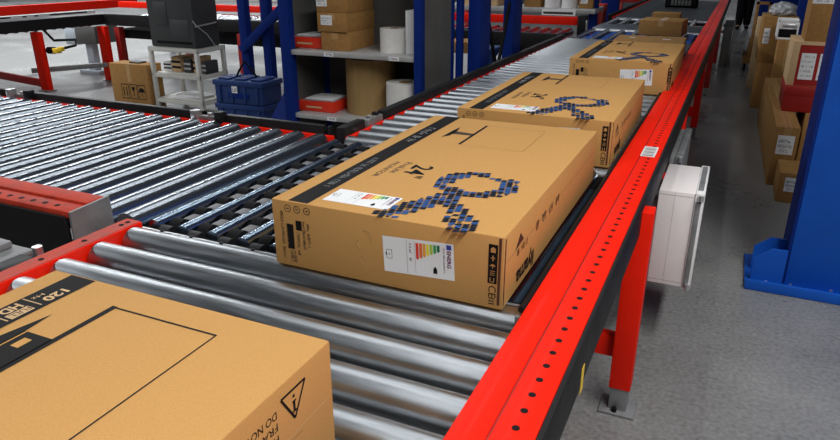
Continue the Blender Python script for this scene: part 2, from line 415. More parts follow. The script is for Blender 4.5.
def monitor_carton(label, loc, rz=0., w=.635, d=1.075, h=.185):
    t = thing('monitor_carton', label, 'box', loc, rz, 'printed monitor cartons on the main conveyor')
    b = M().box(-w / 2, w / 2, 0, d, 0, h, CARD, .004)
    e = .0004
    b.quad((-w / 2, -e, 0), X, Z, .004, w - .004, h * .985, h * .99, CARDE) if False else None
    body = b.build('body', t, world=False)
    # torn corner and flap seam
    m = M().box(w / 2 - .013, w / 2 - .007, -.0012, .001, .012, h - .004, CARDE).box(w / 2 - .001, w / 2 + .0012, .004, .009, .01, h - .006, CARDE)
    m.quad((w / 2 + e, 0, h * .62), Y, Z, .02, d - .02, 0, .0012, LINE)
    part_label(m.build('corner_flap_edge', t, world=False), 'dark raw edge of the corner flap')
    zt = h + .0006
    s = M().quad((-w / 2, 0, zt), X, Y, .050, .110, .004, d - .004, INK).build('printed_stripe', t, world=False)
    part_label(s, 'black stripe along the top')
    m = M(); zz = zt + .0005
    m.strokes((-w / 2 + .070, .44, zz), -Y, X, .30, .020, GREYP, 21, .8)
    m.strokes((-w / 2 + .064, .87, zz), -Y, X, .22, .030, ALU, 22, .9)
    m.build('stripe_lettering', s, world=False)
    # top label, size, loop, screen outline
    energy_label((-w / 2 + .127, .045, zt), X, Y, Z, t)
    m = M()
    m.text('24', .088, (-w / 2 + .218, .428, zt), -Y, X, INK, width=.092, bold=.0015)
    m.text('"', .075, (-w / 2 + .232, .328, zt), -Y, X, INK, bold=.001)
    m.text('ProLite', .034, (-w / 2 + .178, .44, zt), -Y, X, INKB, width=.115)
    m.text('MONITOR', .026, (-w / 2 + .146, .43, zt), -Y, X, INKB, width=.155)
    m.build('size_print', t, world=False)
    loop_print(t, .130, .325, h + .0016)
    m = M(); x0 = -w / 2
    m.quad((x0, 0, zt), X, Y, .244, .254, .70, .985, INK)
    for a in ((.254, .470, .984, .9855), (.468, .4695, .695, .985), (.254, .468, .695, .6963)): m.quad((x0, 0, zt), X, Y, *a, LINE)
    m.face([(x0 + .17, .82, zt), (x0 + .244, .825, zt), (x0 + .244, .852, zt), (x0 + .17, .862, zt)], INKB)
    m.face([(x0 + .157, .765, zt), (x0 + .176, .80, zt), (x0 + .176, .875, zt), (x0 + .166, .925, zt), (x0 + .160, .87, zt)], INK)
    m.build('screen_print', t, world=False)
    # front: label, symbols, small print
    a = math.radians(3.0); r_ = Vector((math.cos(a), 0, math.sin(a))); u_ = Vector((-math.sin(a), 0, math.cos(a)))
    energy_label((.012, -.0007, .043), r_, u_, -Y, t)
    m = M(); yf = -.0007
    m.quad((0, yf, 0), X, Z, .280, .302, .066, .164, INK)
    q = Vector((0, yf - .0005, 0))
    for k, zc in enumerate((.150, .130, .110, .092, .075)):
        o_ = q + X * .291 + Z * zc
        if k == 0: m.face([o_ + X * -.006 + Z * -.006, o_ + X * .006 + Z * -.006, o_ + X * .006 + Z * .004, o_ + Z * .008, o_ + X * -.006 + Z * .004], CARD)
        elif k == 1: m.quad(o_, X, Z, -.0015, .0015, -.007, .007, CARD); m.quad(o_, X, Z, -.005, .005, -.001, .0015, CARD)
        elif k == 2: m.face([o_ + X * -.007, o_ + X * .007, o_ + X * .003 + Z * .005, o_ + X * -.003 + Z * .005], CARD); m.quad(o_, X, Z, -.0008, .0008, -.006, 0, CARD)
        elif k == 3:
            for v in (-.005, 0, .005): m.quad(o_, X, Z, -.006, .006, v, v + .0015, CARD)
        else: m.quad(o_, X, Z, -.006, -.004, -.006, .006, CARD); m.quad(o_, X, Z, .003, .005, -.006, .006, CARD); m.quad(o_, X, Z, -.006, .005, -.006, -.004, CARD)
    m.text('CE', .026, (.283, yf, .060), -Z, X, INK, width=.03)
    for v in (.012, .019, .026): m.quad((0, yf, 0), X, Z, .284, .298, v, v + .003, INKB)
    m.build('handling_symbols', t, world=False)
    m = M(); L_ = -w / 2
    for k, xx in enumerate((.050, .078, .108)):
        for j in range(12):
            a0, a1 = 2 * math.pi * j / 12, 2 * math.pi * (j + .8) / 12; c_ = Vector((L_ + xx, yf, h - .020))
            m.face([c_ + (X * math.cos(p) + Z * math.sin(p)) * q_ for p, q_ in ((a0, .008), (a1, .008), (a1, .0105), (a0, .0105))], INKB)
        m.quad((L_ + xx, yf, h - .020), X, Z, -.004, .004, -.0015, .0015, INKB)
    m.quad((L_, yf, 0), X, Z, .043, .064, .052, .122, INK).quad((L_, yf, 0), X, Z, .072, .090, .108, .135, INK)
    m.strokes((L_ + .046, yf - .0005, .058), Z, -X, .06, .006, CARD, 8)
    for xx, z0, z1, s_ in ((.026, .155, .02, 4), (.073, .10, .035, 5), (.092, .135, .055, 6), (.106, .13, .06, 7), (.050, .046, .012, 9), (.060, .046, .012, 12)):
        m.strokes((L_ + xx, yf, z0), -Z, X, z0 - z1, .0095, INKB, s_, .9)
    m.build('small_print', t, world=False)
    m = M()
    def arc(cx, cz, r, a0, a1, n=9): m.tube([(cx + r * math.cos(math.radians(a0 + (a1 - a0) * k / n)), -.0008, cz + r * math.sin(math.radians(a0 + (a1 - a0) * k / n))) for k in range(n + 1)], .0009, TAPE, 5)
    arc(-.040, .125, .017, -40, 110); arc(-.050, .105, .014, 130, 250); arc(-.043, .062, .014, 110, 250); arc(-.03, .055, .016, -100, 30)
    part_label(m.build('hand_hole', t, world=False), 'perforated outline of a hand hole')
    # right side
    m = M(); xs = w / 2 + .0007
    m.text('iiyama', .062, (xs, .262, .052), -Y, -Z, INK, width=.158, bold=.002)
    m.face([(xs, .085, .118), (xs, .125, .150), (xs, .155, .124)], INKB); m.strokes((xs, .19, .112), -Y, -Z, .09, .016, INKB, 31)
    for k in range(4): m.strokes((xs, .52 - .075 * k, .125), -Y, -Z, .045, .026, INKB, 40 + k, .9)
    m.build('side_print', t, world=False)
    return t
monitor_carton('brown monitor carton with two energy labels facing the camera, standing on the chain transfer', (-.715, 1.327, RZ + .001), 0)
monitor_carton('second brown monitor carton, its front lower edge hidden behind the carton on the chains', (-.688, 2.575, RZ + .001), math.radians(.6), d=1.01)
monitor_carton('third brown monitor carton up the line, front energy label visible over the second carton', (-.605, 4.20, RZ + .001), math.radians(.5), w=.60, d=1.0, h=.19)

# near carton
def near_carton():
    w, d, h = .615, 1.05, .21
    t = thing('monitor_carton', 'large brown carton in the foreground with DO NOT DROP warning on its side', 'box', (-.812, -.285, RZ + .001), 0, None)
    M().box(-w / 2, w / 2, 0, d, 0, h, CARD, .005).build('body', t, world=False)
    zt = h + .0006; x0 = -w / 2; ox = -.812; oy = -.285
    s = M().quad((x0, 0, zt), X, Y, .050, .112, .004, d - .006, INK).build('printed_stripe', t, world=False); part_label(s, 'black stripe along the top')
    m = M(); zz = zt + .0005
    P = lambda x, y: (x - ox, y - oy, zz)
    m.text('120', .028, P(-1.036, .712), -Y, X, CARD3, width=.044, bold=.001)
    m.text('Hz', .014, P(-1.054, .684), -Y, X, CARD3, width=.022)
    m.face([P(-1.065, .654), P(-1.017, .654), P(-1.017, .6565), P(-1.065, .6565)], CARD3)
    m.text('HD', .030, P(-1.061, .640), -Y, X, CARD3, width=.036, bold=.001)
    m.face([P(-1.036, .600), P(-1.016, .600), P(-1.016, .642), P(-1.036, .642)], CARD3)
    m.text('FULL', .019, (-1.0325 - ox, .640 - oy, zz + .0004), -Y, X, INK, width=.036)
    m.face([P(-1.065, .592), P(-1.017, .592), P(-1.017, .5945), P(-1.065, .5945)], CARD3)
    m.text('LED', .032, P(-1.052, .58), -Y, X, CARD3, width=.05) if False else None
    m.build('stripe_lettering', s, world=False)
    m = M(); P = lambda x, y: (x - ox, y - oy, zt)
    def rect(a, b, c, e, mm): m.face([P(a, c), P(b, c), P(b, e), P(a, e)], mm)
    rect(-.903, -.891, .33, .704, INK); rect(-.892, -.676, .6985, .7025, INK); rect(-.6775, -.6745, .33, .7025, INK); rect(-.892, -.676, .33, .3325, INK)
    m.face([P(-.972, .640), P(-.995, .52), P(-.995, .40), P(-.972, .40), P(-.962, .47), P(-.962, .575)], INK)
    m.face([P(-.965, .585), P(-.965, .45), P(-.90, .45), P(-.90, .585)], INK)
    m.build('screen_print', t, world=False)
    m = M(); zz = zt + .0005; P = lambda x, y: (x - ox, y - oy, zz)
    rect2 = lambda a, b, c, e: m.face([P(a, c), P(b, c), P(b, e), P(a, e)], CARD)
    rect2(-.945, -.928, .545, .57); rect2(-.961, -.958, .44, .59)
    m.build('stand_card_gaps', t, world=False)  # bare cardboard colour left inside the printed stand
    # side: warning text and triangle
    xs = w / 2 + .0007; m = M(); S = lambda y, z: (xs, y - oy, z - .811)
    def ln(a, b, wd, mm=INK):
        a, b = Vector(a), Vector(b); dd = (b - a).normalized(); n = X.cross(dd) * wd / 2
        m.face([a - n, b - n, b + n, a + n], mm)
    A, B, C_ = S(.690, .998), S(.630, .998), S(.660, .948)
    for p, q in ((A, B), (B, C_), (C_, A)): ln(p, q, .004)
    ln(S(.660, .961), S(.660, .978), .005); ln(S(.660, .984), S(.660, .989), .005); ln(S(.665, .9775), S(.656, .9775), .003); ln(S(.666, .9605), S(.654, .9605), .003)
    m.text('DO NOT DROP', .0185, S(.618, .988), -Y, -Z, INK, width=.118)
    m.text('FRAGILE', .0185, S(.618, .968), -Y, -Z, INK, width=.075)
    m.text('HANDLE WITH CARE', .0185, S(.618, .948), -Y, -Z, INK, width=.17)
    m.build('warning_print', t, world=False)
    m = M()
    m.quad((xs, 0, .112), Y, Z, .02, d - .01, 0, .0012, CARD3).quad((xs, 0, .103), Y, Z, .90, .96, 0, .001, LINE)
    part_label(m.build('flap_seam', t, world=False), 'seam where the side flaps meet')
near_carton()

# plain cartons --------------------------------------------------------------
def carton(label, loc, w, d, h, mat_=CARD2, rz=0., tape=True, group=None, sheets=(), name='carton', syms=None):
    """origin at the middle of the front lower edge; sheets = (face, u, v, width, height) of white labels"""
    t = thing(name, label, 'box', loc, rz, group)
    b = M().box(-w / 2, w / 2, 0, d, 0, h, mat_, .004).build('body', t, world=False)
    if tape:
        m = M().quad((-.025, 0, h + .0006), X, Y, 0, .05, .002, d - .002, TAPE).quad((-.025, -.0006, 0), X, Z, 0, .05, h * .62, h - .002, TAPE)
        m.quad((0, 0, h + .0010), X, Y, -.0015, .0015, .004, d - .004, CARDE)
        m.build('adhesive_tape', t, world=False)
    for k, (fc, u, v, a, c) in enumerate(sheets):
        o_, r_, u_, n_ = {'f': (Vector((-w / 2, -.0008, 0)), X, Z, -Y), 'l': (Vector((-w / 2 - .0008, d, 0)), -Y, Z, -X), 't': (Vector((-w / 2, 0, h + .0012)), X, Y, Z)}[fc]
        s = M().quad(o_, r_, u_, u, u + a, v, v + c, PAPER)
        for j in range(3): s.strokes(o_ + n_ * .0005 + r_ * (u + a * .08) + u_ * (v + c * (.62 - .26 * j)), r_, u_, a * .8, c * .16, GREYP if j else INK, k * 7 + j, .85)
        s.build('shipping_label', t, world=False)
    if syms:
        m = M(); u, v, a, c = syms; o_ = Vector((-w / 2, -.0008, 0))
        for k in range(3):
            x0 = u + a * k / 3; x1 = u + a * (k + 1) / 3 - a * .03
            for q in ((x0, x1, v, v + c * .05), (x0, x1, v + c * .95, v + c), (x0, x0 + a * .02, v, v + c), (x1 - a * .02, x1, v, v + c)): m.quad(o_, X, Z, *q, INK)
            xc = (x0 + x1) / 2
            if k == 0:
                for s_ in (-1, 1): m.quad(o_, X, Z, xc + s_ * a * .06 - .006, xc + s_ * a * .06 + .006, v + c * .2, v + c * .8, INK)
            elif k == 1:
                m.face([o_ + X * xc + Z * (v + c * .4), o_ + X * (xc + a * .08) + Z * (v + c * .82), o_ + X * (xc - a * .08) + Z * (v + c * .82)], INK); m.quad(o_, X, Z, xc - .005, xc + .005, v + c * .18, v + c * .45, INK)
            else:
                m.face([o_ + X * (xc + a * .12 * math.cos(p)) + Z * (v + c * (.5 + .3 * math.sin(p))) for p in [math.pi * j / 8 for j in range(9)]], INK); m.quad(o_, X, Z, xc - .004, xc + .004, v + c * .2, v + c * .5, INK)
        m.build('handling_symbols', t, world=False)
    return t
carton('flat dull brown carton with two white stickers, directly behind the third monitor carton', (-.60, 5.28, RZ + .001), .53, .72, .155, CARD2, .03, tape=False, sheets=(('t', .10, .50, .05, .05), ('t', .36, .46, .06, .05)))
carton('plain shallow brown carton lying across the conveyor beyond the sticker carton', (-.72, 7.55, RZ + .001), .43, .42, .15, CARD2, -.06)
carton('small brown carton peeking out behind the plain shallow carton on the conveyor', (-.85, 9.45, RZ + .001), .34, .32, .085, CARD2, 0, tape=False)
# black crate far up the line
t = thing('plastic_crate', 'black plastic crate with pale slots at the far end of the main conveyor', 'crate', (-.87, 12.0, RZ + .001))
m = M().box(-.24, .24, 0, .4, 0, .02, BLACKM).box(-.24, .24, 0, .02, 0, .3, BLACKM, .004).box(-.24, .24, .38, .4, 0, .3, BLACKM, .004).box(-.24, -.22, 0, .4, 0, .3, BLACKM, .004).box(.22, .24, 0, .4, 0, .3, BLACKM, .004)
m.box(-.26, .26, -.02, .42, .29, .31, BLACKM, .004)
m.build('body', t, world=False)
m = M()
for k in range(6): m.box(-.15 + k * .052, -.11 + k * .052, -.006, 0, .03, .11, PGREY, .002)
m.build('slot_panel', t, world=False)

# ------------------------------------------------------------------ electrical cabinets on the aisle side
def cabinet(label, y0, y1, z0, z1, x0, x1, mt, ms, group=None):
    t = thing('control_cabinet', label, 'cabinet', (x0, y0, z0), 0, group)
    m = M().box(x0, x1 - .034, y0, y1, z0, z1, ms, .004).build('body', t)
    xm = x1 - .034; d = M()
    d.box(xm - .0005, x1, y0 - .008, y1 + .008, z0 - .006, z1 + .006, mt, .004)
    d = d.build('door', t); part_label(d, 'door with grey metal edge strips facing the aisle')
    g = M().box(xm + .004, xm + .024, y0 - .012, y0 - .008, z0 + .004, z1 - .03, STEELF, .001).box(xm + .006, xm + .026, y0 + .03, y1 - .02, z1 + .006, z1 + .010, STEELF, .001)
    g.build('edge_strip', d)
    for zz in (z1 - .012, z0 + .012): M().cyl((x1 - .012, y0 - .016, zz - .012), (x1 - .012, y0 - .016, zz + .012), .010, ALU, 12).build('hinge', d)
    m = M().quad((x0, y0 - .0006, z0), X, Z, .004, x1 - x0 - .04, z1 - z0 - .018, z1 - z0 - .0165, GREYP).quad((x0, y0 - .0006, z0), X, Z, .004, x1 - x0 - .04, .018, .0195, GREYP)
    m.quad((x0, y0 - .0006, z0), X, Z, (x1 - x0) * .36, (x1 - x0) * .365, .004, z1 - z0 - .004, GREYP)
    m.build('panel_seams', t)
    M().box(x0 - .03, x0 + .01, y0 + .05, y0 + .10, z1 - .10, z1 - .06, STEELF).box(x0 - .03, x0 + .01, y1 - .10, y1 - .05, z1 - .10, z1 - .06, STEELF).build('bracket', t)
    return t
cabinet('white control cabinet hanging beside the nearest red leg', 2.74, 3.14, .285, .70, -.185, -.012, WHITE, PINKW)
cabinet('narrow grey control cabinet hanging behind the white cabinet under the red rail', 3.28, 3.86, .42, .70, -.195, -.135, STEELF, STEELF)
cabinet('dull grey cabinet on the floor far along the aisle side of the main conveyor', 11.3, 12.5, .001, .60, -.17, -.02, PGREY, PGREY)

# ------------------------------------------------------------------ blue steel column with base, right
t = thing('rack_column', 'bright blue steel column on a bolted base plate beside the aisle', 'column', (.60, 3.58, 0))
m = M().box(.405, .418, 3.56, 3.86, .01, 3.6, NAVYP, .003).box(.418, .95, 3.555, 3.575, .01, 3.6, BLUE, .004).box(.94, .95, 3.56, 3.86, .01, 3.6, BLUE, .003)  # left face coloured darker to imitate its shaded side
m.build('post', t)
m = M().box(.235, 1.1, 3.46, 3.90, .001, .018, BLUE, .003).box(.235, 1.1, 3.455, 3.475, .001, .055, BLUE, .003)
m.build('base_plate', t)
m = M()
for yy in (3.53, 3.69):
    m.prism([(.262, yy, .018), (.405, yy, .018), (.405, yy, .21), (.335, yy, .21), (.262, yy, .15)], (0, .012, 0), BLUE)
m.build('gusset_plates', t)
m = M()
for q in ((.33, 3.49), (.44, 3.50), (.62, 3.51)): m.cyl((q[0], q[1], .055 if q[1] < 3.476 else .018), (q[0], q[1], .035), .013, ALU, 6).cyl((q[0], q[1], .018), (q[0], q[1], .05), .007, ALU, 8)
m.build('anchor_bolts', t)

# ------------------------------------------------------------------ right aisle goods
GA = 'cartons beside the right aisle'
carton('long low brown carton on the floor behind the blue column, white label on its end', (.45, 5.36, 0), .155, 2.3, .44, CARD2, .015, sheets=(('f', .02, .24, .11, .14),))
carton('small brown carton on the floor right in front of the long low carton', (.50, 4.98, 0), .16, .36, .21, CARD2, 0, tape=False, sheets=(('f', .04, .08, .09, .10),))
M_ = CARD3
t = carton('brown carton at the bottom of the stack beside the long low carton', (.78, 5.9, 0), .38, .75, .44, CARD2)
t = thing('red_carton', 'low dark red carton under the stack with the two white label sheets', 'box', (.72, 5.95, .441))
M().box(-.30, .20, 0, .55, 0, .19, REDD, .004).build('body', t, world=False); M().box(-.302, .202, -.002, .552, .12, .195, REDD, .003).build('lid', t, world=False)
t = thing('display_carton', 'pale carton with a red front panel bearing two white label sheets', 'box', (.66, 6.0, .637))
M().box(-.24, .24, 0, .5, 0, .335, CARD3, .004).build('body', t, world=False)
m = M().quad((-.19, -.0008, 0), X, Z, 0, .42, .004, .31, REDD).build('front_panel', t, world=False)
for u in (.02, .145):
    s = M().quad((-.19, -.0014, 0), X, Z, u, u + .10, .05, .25, PAPER)
    for j in range(5): s.strokes((-.19 + u + .01, -.002, .215 - j * .036), X, Z, .08, .016, GREYP, j + int(u * 100), .8)
    s.build('label_sheet', t, world=False)
carton('brown carton on top of the pale red fronted carton', (.64, 6.02, .973), .30, .42, .40, CARD2, tape=False, sheets=(('f', .0, .275, .16, .11),))
carton('upright olive brown carton standing between the blue column stack and the aisle', (.50, 7.74, .0), .19, .5, .80, CARD2, -.02)
t = thing('storage_bin', 'small white framed bin with a dark front on the upright carton', 'bin', (.475, 7.79, .801))
m = M().box(-.10, .09, 0, .3, 0, .02, WHITE, .003).box(-.10, -.085, 0, .3, 0, .19, WHITE, .004).box(.075, .09, 0, .3, 0, .19, WHITE, .004).box(-.10, .09, 0, .02, .165, .19, WHITE, .004).box(-.10, .09, .28, .3, 0, .19, WHITE, .004)
m.build('frame', t, world=False)
M().box(-.084, .074, .004, .014, .02, .10, BLACKM).box(-.06, .07, .006, .02, .115, .15, ALU, .003).build('front_panel', t, world=False)
carton('wide brown carton under the crumpled grey film bag', (.44, 8.3, .0), .34, .6, .50, CARD2, .0)
carton('brown carton with a white label on the wide carton, below the grey film bag', (.42, 8.3, .501), .33, .55, .48, CARD2, .02, sheets=(('f', .02, .20, .06, .16),))
# crumpled bag of film
bm = bmesh.new(); bmesh.ops.create_icosphere(bm, subdivisions=3, radius=1.)
rb = random.Random(3)
for v in bm.verts:
    k = 1 + rb.uniform(-.12, .12); v.co = Vector((v.co.x * .13 * k, v.co.y * .15 * k, max(-.055, v.co.z * .085 * k) + .056))
me = bpy.data.meshes.new('film_bag'); bm.to_mesh(me); bm.free(); me.materials.append(BAG)
o = bpy.data.objects.new('film_bag', me); COL.objects.link(o); o.location = (.43, 8.5, .983); tag(o, 'crumpled grey plastic film on top of the cartons by the aisle', 'bag')
carton('small orange brown carton at the far end of the aisle beside the trolley', (.33, 9.6, 0), .20, .4, .86, CARD3, 0, tape=False)
t = thing('platform_trolley', 'brown wooden platform trolley with upright posts at the far aisle', 'trolley', (.29, 11.0, 0))
M().box(-.14, .14, 0, .9, .12, .20, CARD2, .004).build('deck', t, world=False)
for sx in (-.1, .1):
    for yy in (.12, .78): M().cyl((sx - .015, yy, .061), (sx + .015, yy, .061), .06, BLACKM, 16).box(sx - .02, sx + .02, yy - .02, yy + .02, .08, .125, STEELF).build('castor', t, world=False)
for sx in (-.06, .10): M().box(sx - .02, sx + .02, .04, .08, .2, .98, CARD2, .003).build('post', t, world=False)
M().box(-.08, .12, .04, .08, .94, .98, CARD2, .003).build('handle', t, world=False)
carton('dark brown carton riding on the wooden platform trolley', (.30, 11.2, .201), .20, .5, .22, CARD2, 0, tape=False)
t = thing('rack_column', 'dark blue rack post rising behind the cartons beside the aisle', 'column', (.66, 9.0, 0))
M().box(.60, .70, 8.95, 9.05, .01, 3.6, NAVYP, .004).build('post', t); M().box(.57, .73, 8.92, 9.08, .001, .012, NAVYP, .002).build('base_plate', t)
t = thing('storage_rack', 'dark blue rack end frame far down the right side of the aisle', 'rack', (.9, 19, 0))
M().box(.42, .52, 19, 19.1, .01, 4, NAVYP).box(1.4, 1.5, 19, 19.1, .01, 4, NAVYP).build('post', t); M().box(.52, 1.4, 19.02, 19.08, .3, 1.1, NAVYP).build('infill_panel', t)
t = thing('floor_bin', 'white bin on the floor at the far end of the aisle', 'bin', (-.07, 17.8, 0))
M().box(-.16, .16, 0, .4, 0, .20, WHITE, .01).build('body', t, world=False); M().box(-.18, .18, -.02, .42, .19, .22, WHITE, .008).build('rim', t, world=False)

# ------------------------------------------------------------------ shelving bay behind the infeed
sb = thing('shelving_bay', 'shelving bay with blue posts and grey back panels behind the infeed conveyor', 'shelf', (-2.35, 4.2, 0))
for x0, x1, y0, y1 in ((-2.90, -2.82, 3.98, 4.05), (-1.865, -1.815, 3.98, 4.05), (-2.90, -2.83, 4.50, 4.56), (-1.865, -1.815, 4.50, 4.56)):
    M().box(x0, x1, y0, y1, .001, 2.6, NAVYP, .004).build('post', sb)
m = M().box(-2.83, -1.866, 4.50, 4.512, .12, 2.6, PGREY)
m.build('back_panel', sb)
M().box(-1.828, -1.818, 4.05, 4.5, .12, 2.6, PGREY).build('side_panel', sb); M().box(-2.898, -2.886, 4.05, 4.5, .12, 2.6, PGREY).build('side_panel', sb)
m = M().box(-2.62, -2.58, 4.485, 4.50, .2, 2.6, BLACKM)
k = .25
while k < 2.2: m.box(-2.612, -2.588, 4.480, 4.486, k, k + .025, PGREY); k += .05
m.build('slotted_upright', sb)
for zz in (.524, .972, 1.76):
    s = M().box(-2.82, -1.866, 3.99, 4.50, zz - .033, zz, SHELF, .003).build('shelf', sb)
    m = M()
    for xx in (-2.55, -2.05):
        m.quad((xx, 3.9892, zz - .031), X, Z, 0, .075, 0, .027, PAPER); m.strokes((xx + .008, 3.9888, zz - .024), X, Z, .06, .014, INK, int(-xx * 10), .9)
    m.build('shelf_label', s)
def red_pack(label, loc, rz=0.):
    t = thing('red_pack', label, 'box', loc, rz, 'red flat packs on the shelving bay')
    b = M().box(-.15, .15, 0, .26, 0, .075, ORANGER, .006)
    b.quad((-.08, -.0008, .028), X, Z, 0, .13, 0, .012, CARD3)
    b.build('body', t, world=False)
    r_ = random.Random(5); m = M()
    m.box(-.12, .13, .02, .24, .0755, .083, BAG, .003, rot=Matrix.Rotation(.06, 3, 'Z')).box(-.10, .12, .03, .24, .083, .090, PAPER, .003, rot=Matrix.Rotation(-.05, 3, 'Z'))
    part_label(m.build('loose_sheets', t, world=False), 'grey and white sheets lying on top')
red_pack('red flat pack on the upper shelf beside the stacked brown cartons', (-2.76, 4.10, .9725), .0)
red_pack('red flat pack on the lower shelf beside the brown paper roll', (-2.70, 4.08, .5245), .03)
SG = 'stacked cartons on the upper shelf'
carton('bottom brown carton of the stack of three on the upper shelf', (-2.50, 4.06, .9725), .22, .38, .125, CARD2, .02, group=SG)
carton('middle brown carton with a white label in the stack of three on the upper shelf', (-2.515, 4.05, 1.098), .23, .40, .125, CARD2, -.01, group=SG, sheets=(('f', .03, .045, .09, .065),))
carton('topmost brown carton with a white label in the stack of three on the upper shelf', (-2.515, 4.06, 1.224), .24, .38, .16, CARD2, .01, group=SG, sheets=(('f', .0, .04, .085, .085),))
def roll(label, loc, r, h, mat_=WROLL, core=True, group=None, name='label_roll'):
    t = thing(name, label, 'roll', loc, 0, group)
    M().ring((0, 0), r * .32, r, 0, h, mat_, 48).build('wound_paper', t, world=False)
    if core: M().ring((0, 0), r * .28, r * .32, 0, h + .002, CARD2, 32).build('core', t, world=False)
    return t
roll('white paper roll on the upper shelf right of the stacked cartons', (-2.11, 4.20, .9725), .10, .155)
carton('tall white carton on the upper shelf against the right post', (-1.925, 4.10, .9725), .11, .25, .28, WHITE, 0, tape=False)
roll('large brown paper roll standing on the lower shelf', (-2.345, 4.28, .5245), .18, .385, TUBEB, name='paper_roll')
WG = 'white rolls on the lower shelf'
roll('lower white paper roll on the lower shelf, under another white roll', (-2.0, 4.13, .5245), .130, .10, group=WG)
roll('upper white paper roll stacked on the lower shelf right of the brown roll', (-2.0, 4.13, .6265), .130, .155, group=WG)

# blue braced frame and crates left of the shelving bay
t = thing('upright_frame', 'dark blue upright frame with diagonal brace behind the blue crates', 'rack', (-4.2, 5.45, 0))
for x in (-4.11, -4.38): M().box(x - .045, x + .045, 5.42, 5.50, .012, 3., NAVYP, .004).build('post', t)
M().bar((-4.40, 5.40, .72), (-3.86, 5.40, 1.15), .045, .08, NAVYP, .004).build('brace', t)
M().box(-4.5, -3.95, 5.36, 5.56, .001, .012, NAVYP).build('base_plate', t)
M().prism([(-3.40, 4.30, .012), (-2.88, 4.02, .012), (-2.88, 4.02, .66), (-2.95, 4.06, .66), (-3.30, 4.25, .30)], (.01, .02, 0), NAVYP).build('gusset_plate', sb)
t = thing('dolly', 'low grey dolly under the blue crates', 'dolly', (-3.92, 4.62, 0))
M().box(-4.2, -3.64, 4.66, 5.16, .11, .15, SHELF, .004).build('deck', t)
for q in ((-4.12, 4.74), (-3.72, 4.74), (-4.12, 5.08), (-3.72, 5.08)): M().cyl((q[0] - .015, q[1], .051), (q[0] + .015, q[1], .051), .05, BLACKM, 14).box(q[0] - .02, q[0] + .02, q[1] - .02, q[1] + .02, .06, .112, STEELF).build('castor', t)
def crate(label, loc):
    t = thing('storage_crate', label, 'crate', loc, .03, 'blue storage crates on the dolly')
    w, d, h = .51, .29, .205
    m = M().box(-w / 2, w / 2, 0, d, 0, h - .03, CRATEB, .008).box(-w / 2 - .012, w / 2 + .012, -.012, d + .012, h - .045, h - .004, CRATEB, .006)
    for x in (-.2, -.07, .07, .2): m.box(x - .01, x + .01, -.010, 0, .01, h - .045, CRATEB, .002)
    m.box(-.11, .11, -.006, 0, .05, .10, NAVYP, .002)
    m.build('body', t, world=False)
    l = M().box(-w / 2 - .008, w / 2 + .008, -.008, d + .008, h - .004, h - .001, CRATEB, .001)
    l.build('lid', t, world=False)
    return t
crate('lower dark blue storage crate on the dolly', (-3.91, 4.70, .151))
c2 = crate('upper dark blue storage crate with lid blocks and a small white sticker', (-3.91, 4.70, .358))
for x in (-.17, 0, .17):
    for yy in (.03, .11, .19): M().box(x - .06, x + .06, yy, yy + .06, .2045, .222, CRATEB, .004).build('lid_block', c2, world=False)
m = M().quad((-.06, -.0135, .10), X, Z, 0, .06, 0, .06, PAPER); m.strokes((-.052, -.014, .112), X, Z, .045, .035, GREYP, 9); m.build('sticker', c2, world=False)
part_label(M().tube([(-.08, .1, .225), (-.06, .12, .28), (.0, .13, .36), (.05, .14, .29), (.10, .15, .225)], .010, BLACKM, 8).build('strap', c2, world=False), 'black strap looped over the lid')

# cart with the dark case on it
t = thing('service_cart', 'cream steel cart with two lower shelves carrying the dark case', 'cart', (-5.27, 5.7, 0))
cx0, cx1, cy0, cy1 = -5.60, -4.98, 5.40, 5.80
for x in (cx0, cx1):
    for yy in (cy0, cy1):
        l = M().box(x - .02, x + .02, yy - .02, yy + .02, .07, .68, CREAM, .003).build('leg', t)
        M().cyl((x - .014, yy, .036), (x + .014, yy, .036), .035, BLACKM, 14).build('castor', l)
for zz in (.16, .43, .70):
    m = M().box(cx0 - .02, cx1 + .02, cy0 - .02, cy1 + .02, zz - .012, zz, CREAM, .002)
    for yy in (cy0 - .02, cy1): m.box(cx0 - .02, cx1 + .02, yy, yy + .02, zz - .045, zz, CREAM, .002)
    for x in (cx0 - .02, cx1): m.box(x, x + .02, cy0, cy1, zz - .045, zz, CREAM, .002)
    m.build('shelf', t)
t = thing('equipment_case', 'charcoal equipment case with a bottom slot standing on the cream cart', 'machine', (-5.27, 5.7, .701))
M().box(-5.585, -4.985, 5.41, 5.78, .702, 1.75, DGREY, .012).build('housing', t)
m = M().box(-5.50, -5.03, 5.404, 5.41, .74, .765, BLACKM).quad((-5.40, 5.4088, 1.02), X, Z, 0, .16, 0, .12, PGREY) if False else M().box(-5.50, -5.03, 5.404, 5.412, .74, .765, BLACKM, .002)
m.build('vent_slot', t)
m = M().box(-5.50, -5.32, 5.405, 5.411, .92, 1.15, DGREY, .003).box(-5.29, -5.05, 5.405, 5.411, .80, .98, DGREY, .003).build('access_panel', t)
m = M().tube([(-4.985, 5.40, .98), (-4.96, 5.42, .93), (-4.92, 5.52, .84), (-4.90, 5.60, .72)], .006, ALU, 8).tube([(-4.975, 5.42, .92), (-4.965, 5.6, .93), (-4.96, 5.72, .94)], .007, ALU, 8)
m.build('cable', t)
